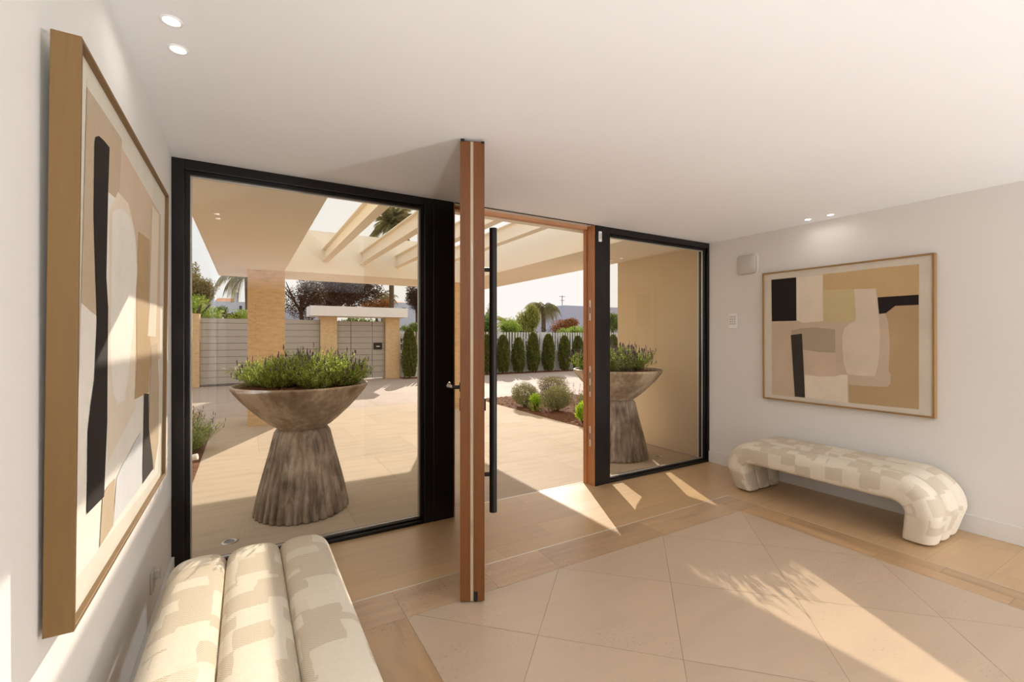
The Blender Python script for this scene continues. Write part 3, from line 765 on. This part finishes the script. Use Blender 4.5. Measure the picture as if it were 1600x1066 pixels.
for (x, y, r, h, lb) in ((-.30, .02, .17, .20, 'green lavender at the rim nearest the travertine column, ' + PL), (-.12, -.12, .18, .25, 'green lavender at the front, between rim and middle, ' + PL),
        (-.06, .16, .18, .25, 'green lavender at the back of the bowl, ' + PL), (.10, -.02, .19, .30, 'tallest green lavender, in the middle of the bowl, ' + PL),
        (.26, .08, .17, .27, 'bushy lavender towards the black panel, ' + PL), (.20, -.18, .15, .22, 'low lavender at the front rim, ' + PL),
        (-.22, .2, .15, .2, 'short lavender at the back column-side rim, ' + PL), (.36, -.04, .12, .20, 'small lavender at the rim nearest the black panel, ' + PL)):
    lavender((.414 + (x * c30 - y * s30), 4.22 + x * s30 + y * c30, zs), r, h, 210, lb, 'lavender plants in the planter behind the large window', blooms=38)
for (x, y, r, h, lb) in ((-.28, .02, .17, .24, 'flowering lavender at the rim nearest the doorway, ' + PS), (-.08, -.10, .18, .29, 'flowering lavender at the front of the bowl, ' + PS), (-.05, .16, .18, .29, 'flowering lavender at the back of the bowl, ' + PS),
        (.13, .0, .19, .29, 'fullest flowering lavender, right of the bowl middle, ' + PS), (.24, .1, .15, .24, 'flowering lavender nearest the cream outside wall, ' + PS), (-.2, .2, .15, .24, 'low flowering lavender at the back rim, ' + PS)):
    lavender((3.90 + (x * c30 - y * s30), 4.15 + x * s30 + y * c30, zs), r, h, 190, lb, 'lavender plants in the planter behind the smaller window', blooms=170)

# ground lights
for (x, y, lb) in ((-.10, 3.80, 'round steel ground light outside the large window, next to the near bench'), (4.32, 3.86, 'small round ground light on the terrace beside the cream outside wall')):
    k = thing('ground_light', lb, 'ground light', (x, y, 0))
    mb = MB(); mb.lathe([(.030, .001), (.032, .005), (.050, .005), (.053, .0005)], 32); mb.build('steel_ring', M['alu'], k)
    mb = MB(); mb.lathe([(.0001, .0022), (.031, .0022)], 24); mb.build('lens', M['winglass'], k)

# ------------------------------------------------------------------ garden bed plants
def bush(loc, r, h, mat, label, n=2600, size=.035, name='round_bush', cat='bush', group=None, shell=.5, asp=2.6, up=.3):
    k = thing(name, label, cat, loc, 0, group)
    mb = MB(); leaves(mb, (0, 0, h * .5), (r, r, h * .52), n, size, 0, shell, asp, up); mb.build('foliage', mat, k)
    st = MB()
    for _ in range(9):
        d = rvec() * r * .5; st.tube([(d.x * .15, d.y * .15, 0), (d.x, d.y, h * .6)], [.012, .005], 5)
    st.build('stem', M['bark'], k)
    return k
bush((4.98, 7.95, .0), .34, .50, M['sage'], 'round grey-green bush beside the terrace, next to the long black door bar', 9000, .03, shell=.3)
bush((5.20, 7.15, .0), .36, .52, M['sage'], 'largest round grey-green bush in the middle of the doorway', 10000, .03, shell=.3)
bush((6.25, 8.75, .0), .40, .56, M['olive'], 'round grey-green bush standing behind the others, near the wooden jamb', 9000, .03, shell=.3)
bush((4.85, 7.35, .0), .13, .36, M['lime'], 'small lime-green plant between the round grey bushes', 500, .07, 'leafy_plant', 'plant', None, .1, 4, 1.2)
bush((4.88, 5.95, .0), .15, .34, M['lime'], 'bright green grassy plant at the foot of the wooden jamb', 700, .09, 'leafy_plant', 'plant', None, .1, 5, 1.4)
bush((5.35, 6.35, .0), .30, .55, M['green'], 'loose flowering shrub in the bed close to the wooden jamb', 2200, .04, 'flowering_shrub', 'shrub', None, .1, 3, .8)
def spikes(loc, n, h, mat, label, cat='flower', r=.12):
    k = thing('flowering_spikes', label, cat, loc)
    a = MB(); tips = stems(a, (0, 0, 0), r, h, n, 0, .3, .003); a.build('stem', M['lavd'], k)
    b = MB()
    for _, mid, tp in tips:
        for _ in range(30):
            p = mid.lerp(tp, random.uniform(.3, 1.05)); e = rvec() * .016; f_ = rvec() * .016; b.poly([p, p + e, p + e + f_, p + f_])
    b.build('blossom', mat, k)
spikes((5.02, 5.92, 0), 4, .60, M['pink'], 'pale pink flower spikes in the bed close to the wooden jamb', r=.08)
spikes((5.45, 6.9, 0), 14, .62, M['pink'], 'pink and white flowers behind the round bushes at the jamb', r=.35)
spikes((5.35, 7.75, 0), 16, .50, M['bloom'], 'dark purple flower spikes between the two front round bushes', r=.16)
lavender((-.66, 7.0, .01), .22, .48, 240, 'loose lavender plant in the bed at the edge of the large window', None, blooms=60)
bush((-.80, 8.0, 0), .26, .46, M['olive'], 'low shrub in the bed at the edge of the large window', 1500, .04, 'low_shrub', 'shrub', None, .2, 3, .6)
k = thing('garden_spotlight', 'small pale garden light on the mulch by the terrace edge', 'garden light', (-.54, 6.2, .03))
mb = MB(); mb.tube([(0, 0, 0), (0, 0, .06)], .01, 8); mb.build('stake', M['alu'], k)
mb = MB(); mb.tube([(-.06, 0, .06), (.07, -.03, .085)], [.03, .035], 14); mb.build('lamp_head', M['white'], k)

# ------------------------------------------------------------------ street wall, gates
def slab(mb, x0, x1, y, z0, z1, th=.08, pitch=.2):
    """horizontal boards with dark seams"""
    z = z0
    while z < z1 - .01:
        zt_ = min(z + pitch, z1); mb.box((x0, y, z + .006), (x1, y + th, zt_ - .006), 0); z = zt_
    mb.box((x0, y + .012, z0), (x1, y + th - .01, z1), 1)
g1 = thing('sliding_gate', 'wide grey gate of horizontal boards behind the travertine canopy column', 'gate', (0, 15.9, 0))
mb = MB(); slab(mb, -1.15, 2.06, 0, .06, 2.0); mb.build('board_panel', [M['gate'], M['gateseam']], g1)
mb = MB(); mb.box((-1.15, -.02, 0), (2.06, .1, .05)); mb.box((.92, -.012, .06), (.95, .0, 2.0)); mb.build('gate_rail', M['gateseam'], g1)
g2 = thing('pedestrian_gate', 'grey boarded entrance gate between two travertine gate pillars', 'gate', (0, 15.9, 0))
mb = MB(); slab(mb, 2.60, 3.03, 0, .04, 1.98); slab(mb, 3.75, 4.16, 0, .04, 1.98); mb.build('side_panel', [M['gate'], M['gateseam']], g2)
mb = MB(); slab(mb, 3.05, 3.73, .01, .04, 1.98); mb.build('gate_leaf', [M['gate'], M['gateseam']], g2)
mb = MB(); mb.box((3.79, -.05, 1.02), (4.07, 0, 1.25)); lb_ = mb.build('letter_box', M['blackmatt'], g2, bevel=.005)
mb = MB(); mb.box((3.87, -.054, 1.11), (3.99, -.0495, 1.135)); mb.build('name_plate', M['white'], lb_)
for x0, x1, lb in ((-1.70, -1.16, 'travertine gate pillar at the edge of the large window, beside the sliding gate'), (2.07, 2.58, 'travertine gate pillar under the white slab, between the two gates'), (4.17, 4.66, 'travertine gate pillar under the white slab, beside the slatted fence')):
    mb = MB(); mb.box((x0, 15.75, 0), (x1, 16.2, 2.12)); o = mb.build('gate_pillar', M['trav_col'], bevel=.004); tag(o, lb, 'pillar')
mb = MB(); mb.box((1.74, 15.45, 2.12), (4.86, 16.6, 2.44)); o = mb.build('gate_roof_slab', M['wht'], bevel=.006); tag(o, 'flat white slab roof laid across the two gate pillars', 'gate roof')
fn = thing('slatted_fence', 'white slatted fence on a low white wall along the driveway', 'fence', (0, 16.0, 0))
mb = MB(); mb.box((4.67, 0, -.05), (30, .2, .90)); mb.build('low_wall', M['wht'], fn)
mb = MB(); x = 4.72
while x < 30:
    w = .072
    mb.box((x, .085, .90), (x + w, .10, 1.64)); x += .136
mb.box((4.7, .10, .95), (30, .12, .98)); mb.build('slat_panel', M['slat'], fn)
for x in (6.3, 10.85, 15.4, 20):
    mb = MB(); mb.box((x, .03, .90), (x + .32, .14, 1.645)); mb.build('post', M['slat'], fn)
mb = MB(); mb.box((-14, 15.8, 0), (-1.71, 16.0, 2.0)); struct(mb, 'garden_wall', M['wht'], 'white street wall past the sliding gate')

names = ['slim conifer in front of the fence beside the gate pillar, seen through the large window', None]
def conifer(x, y, h, label):
    k = thing('columnar_conifer', label, 'conifer', (x, y, .0), random.uniform(0, 6), 'columnar conifers along the slatted fence')
    mb = MB(); n = int(8000 * h)
    for _ in range(n):
        q = random.random() ** .9; r_ = .225 * (1 - q ** 3.2) ** .5 * (.62 + .38 * min(1, q * 3.5)) * random.uniform(.72, 1.12)
        a = random.uniform(0, 6.283); r_ *= 1 + .14 * math.sin(5 * a + 9 * q); p = Vector((r_ * math.cos(a), r_ * math.sin(a), .05 + q * h))
        d = (Vector((math.cos(a), math.sin(a), 1.3)) + rvec() * .7).normalized(); e = d.cross(rvec()).normalized(); L = random.uniform(.035, .08)
        mb.poly([p, p + d * L * .5 - e * L * .22, p + d * L, p + d * L * .5 + e * L * .22])
    mb.build('foliage', M['conif'], k); mb = MB(); mb.tube([(0, 0, 0), (0, 0, h * .9)], [.035, .01], 6); mb.build('trunk', M['bark'], k)
cu = [(640, 1.62, 'slim conifer beside the gate pillar, seen through the large window'), (761, 1.42, 'slim conifer half hidden between the open door and its long black bar'), (786, 1.40, 'slim conifer immediately past the long black door bar'),
      (810, 1.30, 'second slim conifer past the long black door bar, a little shorter'), (833, 1.50, 'third slim conifer past the long black door bar'), (857, 1.44, 'slim conifer in front of the solid fence post'),
      (882, 1.38, 'slim conifer second from the wooden jamb'), (903, 1.36, 'slim conifer right beside the wooden jamb'), (934, 1.42, 'slim conifer behind the black post'), (958, 1.42, 'slim conifer seen through the smaller window')]
for u, h, lb in cu:
    p = onY(u, 560, 15.55); conifer(p.x, 15.55, h * 1.03, lb)

# ------------------------------------------------------------------ beyond the wall
def tree(u, v, Y, r, rz_, mat, label, n=5000, size=.2, name='tree', cat='tree', trunk=True, asp=2, shell=.25, up=0):
    p = onY(u, v, Y); k = thing(name, label, cat, (p.x, Y, -.1))
    mb = MB(); z = p.z + .1
    for i in range(7):
        d = rvec(); leaves(mb, (d.x * r * .5, d.y * r * .5, z + d.z * rz_ * .5), (r * random.uniform(.42, .66), r * .6, rz_ * random.uniform(.42, .66)), n // 6, size, 0, shell, asp, up)
    mb.build('foliage', mat, k)
    if trunk:
        mb = MB(); mb.tube([(0, 0, 0), (.05, 0, z * .5), (0, .05, z)], [.13, .1, .05], 8)
        for i in range(5):
            d = rvec(); mb.tube([(0, 0, z - rz_ * .6), (d.x * r * .4, d.y * r * .4, z - rz_ * .1), (d.x * r * .75, d.y * r * .75, z + abs(d.z) * rz_ * .6)], [.06, .04, .015], 5)
        mb.build('trunk', M['bark'], k)
    return k
def palm(u, v, Y, L, nf, label, trunk_r=.16, droop=1.0, mat=None, seed=1, dense=26, updir=.9):
    rnd = random.Random(seed)
    p = onY(u, v, Y); k = thing('palm_tree', label, 'palm tree', (p.x, Y, -.1)); z = p.z + .1
    mb = MB(); mb.tube([(0, 0, 0), (.03, 0, z * .5), (0, 0, z)], [trunk_r * 1.2, trunk_r, trunk_r * 1.05], 10); mb.build('trunk', M['palmbark'], k)
    mb = MB()
    for i in range(nf):
        a = 6.283 * i / nf * 2.618 + rnd.uniform(-.2, .2); el = rnd.uniform(-.15, 1) * updir * 1.35; l_ = L * rnd.uniform(.8, 1.1)
        pts = []; d = Vector((math.cos(a) * math.cos(el), math.sin(a) * math.cos(el), math.sin(el))); q = Vector((0, 0, z)); ns = 12
        for j in range(ns + 1):
            pts.append(q.copy()); q = q + d * (l_ / ns); d = (d + Vector((0, 0, -.17 * droop))).normalized()
        mb.tube(pts, [.028 * L / 2 * (1 - .8 * j / ns) for j in range(ns + 1)], 4)
        for j in range(1, dense):
            f_ = j / dense * ns; b = pts[int(f_)].lerp(pts[min(ns, int(f_) + 1)], f_ % 1); tdir = (pts[min(ns, int(f_) + 1)] - pts[int(f_)]).normalized()
            side = tdir.cross(Vector((0, 0, 1))).normalized(); ll = l_ * .24 * math.sin(math.pi * min(1, .12 + .9 * j / dense)) + .05
            for sg in (-1, 1):
                e = (side * sg + tdir * .8 + Vector((0, 0, -.55 * droop)) + Vector((rnd.uniform(-.1, .1), 0, rnd.uniform(-.1, .1)))).normalized(); w = tdir * .022 * L / 2
                mb.poly([b - w, b + w, b + e * ll * .6 + w * .8 + Vector((0, 0, -.05 * ll)), b + e * ll + Vector((0, 0, -.22 * ll))])
    mb.build('fronds', mat or M['palm'], k)
    return k
palm(611, 352, 25, 2.1, 34, 'tall palm whose crown shows above the canopy beam', .13, .9, None, 3, 44, 1.1)
palm(386, 432, 24, 1.9, 16, 'palm with drooping fronds behind the travertine column', .10, 1.6, None, 5, 30, .6)
palm(597, 462, 34, 1.3, 22, 'small distant palm beside the tall palm trunk', .10, 1.2, M['olive'], 8, 16)
palm(607, 466, 36, 1.2, 20, 'smallest distant palm to the side of the tall palm trunk', .10, 1.2, M['olive'], 9, 14)
palm(849, 481, 24, 1.5, 46, 'bushy palm with arching fronds behind the white slatted fence', .14, 1.25, M['palm'], 11, 26, .75)
palm(790, 506, 21.5, .9, 18, 'low fan palm behind the fence next to the long black door bar', .1, .8, M['willow'], 12, 16, .9)
# the tall palm's own crown is bare below; dark trees
tree(470, 462, 21, 1.15, 1.2, M['dark'], 'thin dark tree right beside the travertine canopy column', 7000, .085, asp=2)
tree(545, 455, 25, 1.75, 1.25, M['dark'], 'large dense dark-leaved tree behind the white gate roof', 15000, .12, shell=.1)
tree(505, 470, 29, 1.4, 1.0, M['dark'], 'lower dark tree between the two bigger dark trees', 6000, .14)
tree(588, 474, 28, 1.1, .55, M['orange'], 'low rust-brown tree beside the tall palm trunk', 4500, .10)
tree(651, 468, 22, .62, .95, M['dark'], 'dark tree at the frame edge above the slatted fence', 5500, .085)
tree(300, 448, 19.2, .75, .85, M['olive'], 'brownish-green tree rising at the edge of the large window', 6500, .09)
tree(306, 486, 17.6, .85, .50, M['bright'], 'bright green shrub over the gate at the edge of the large window', 3600, .10, 'tall_shrub', 'shrub')
tree(347, 491, 19.2, .38, .30, M['green'], 'round clipped green shrub over the sliding gate', 2400, .06, 'clipped_shrub', 'shrub')
tree(372, 494, 18.0, .45, .25, M['bright'], 'low clipped hedge top beside the round clipped shrub', 2000, .06, 'clipped_hedge', 'hedge')
tree(560, 505, 17.4, 1.0, .20, M['green'], 'strip of green shrub showing between gate and white slab', 1800, .08, 'low_hedge', 'hedge')
tree(643, 512, 18.0, .6, .22, M['green'], 'green shrub behind the slatted fence beside the gate pillar', 1500, .08, 'low_shrub', 'shrub')
tree(826, 499, 18.9, .62, .95, M['willow'], 'yellow-green weeping tree in the middle of the doorway view', 7000, .15, 'weeping_tree', 'tree', True, 5, .1, -1.6)
tree(880, 508, 21, .90, .62, M['orange'], 'orange-tinged dark shrub in front of the lilac building', 9000, .08, 'round_shrub', 'shrub')
tree(893, 519, 18.5, .85, .46, M['bright'], 'bright green hedge behind the fence beside the wooden jamb', 5200, .07, 'leafy_hedge', 'hedge')
tree(764, 509, 18.0, .62, .75, M['green'], 'green shrub over the fence between open door and black bar', 5000, .08, 'tall_shrub', 'shrub')
tree(797, 514, 17.9, .75, .5, M['bright'], 'low green shrub over the fence below the fan palm', 5200, .08, 'low_shrub', 'shrub')
tree(957, 505, 18.6, .42, .6, M['green'], 'green tree seen through the smaller window beside the cream wall', 2800, .10)
tree(770, 489, 26, .5, .7, M['olive'], 'sparse thin tree far behind the fence near the door bar', 500, .12)

hk = thing('long_hedge', 'dark green hedge running behind the white slatted fence', 'hedge', (5, 16.66, -.1))
mb = MB()
for i in range(95):
    leaves(mb, (i * .26, random.uniform(0, .3), .88 + random.uniform(-.05, .1)), (.34, .3, .92 + random.uniform(-.06, .12)), 800, .085, 0, .5, 1.6)
mb.build('foliage', leaf('hedge_leaf', (34, 44, 22), (78, 92, 42), .05), hk)
def house(x0, x1, Y, z1, mat, label, roof=None, chims=(), wins=(), depth=5, name='house'):
    k = thing(name, label, 'building', ((x0 + x1) / 2, Y, -.1)); c_ = (x0 + x1) / 2
    mb = MB(); mb.box((x0 - c_, 0, 0), (x1 - c_, depth, z1 + .1)); mb.build('wall', mat, k)
    if roof:
        a, b, zz = roof; mb = MB(); mb.faces([(a - c_, .2, z1 + .1), (b - c_, .2, z1 + .1), (b - c_, depth, z1 + .1), (a - c_, depth, z1 + .1), (a - c_ + .1, depth * .5, zz + .1), (b - c_ - .1, depth * .5, zz + .1)],
            [(0, 1, 5, 4), (1, 2, 5), (2, 3, 4, 5), (3, 0, 4)], 0, False); mb.build('roof', M['tile'], k)
    for (a, b, zz) in chims:
        mb = MB(); mb.box((a - c_, .1, z1 + .05), (b - c_, .9, zz + .1)); mb.build('chimney', mat, k)
    for (a, b, za, zb) in wins:
        mb = MB(); mb.box((a - c_, -.03, za + .1), (b - c_, .02, zb + .1)); mb.build('window', M['winglass'], k)
    return k
def X(u, Y): return onY(u, 500, Y).x
def Z(u, v, Y): return onY(u, v, Y).z
Y = 30
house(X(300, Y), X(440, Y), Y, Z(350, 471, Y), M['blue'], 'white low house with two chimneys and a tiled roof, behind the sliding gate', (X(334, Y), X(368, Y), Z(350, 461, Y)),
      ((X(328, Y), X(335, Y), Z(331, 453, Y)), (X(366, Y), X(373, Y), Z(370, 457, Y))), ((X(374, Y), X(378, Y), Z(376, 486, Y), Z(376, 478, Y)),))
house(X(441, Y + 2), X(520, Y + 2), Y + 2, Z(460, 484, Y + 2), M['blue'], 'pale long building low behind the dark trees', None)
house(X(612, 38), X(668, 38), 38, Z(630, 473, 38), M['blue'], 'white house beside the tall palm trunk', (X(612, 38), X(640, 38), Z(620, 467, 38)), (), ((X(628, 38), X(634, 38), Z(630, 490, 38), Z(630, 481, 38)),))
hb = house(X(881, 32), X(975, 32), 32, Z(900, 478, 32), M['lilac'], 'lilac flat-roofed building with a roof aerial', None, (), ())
mb = MB(); x0 = X(887, 32) - (X(881, 32) + X(975, 32)) / 2; zt = Z(887, 459, 32); mb.tube([(x0, .8, 0 + Z(900, 478, 32)), (x0, .8, zt)], .03, 6); mb.tube([(x0 - .35, .8, zt - .1), (x0 + .35, .8, zt - .1)], .02, 5); mb.tube([(x0 - .2, .8, zt - .45), (x0 + .25, .8, zt - .45)], .02, 5); mb.build('aerial', M['gateseam'], hb)
house(X(700, 40), X(870, 40), 40, Z(800, 500, 40), M['wht'], 'white low building behind the palms past the fence', None)
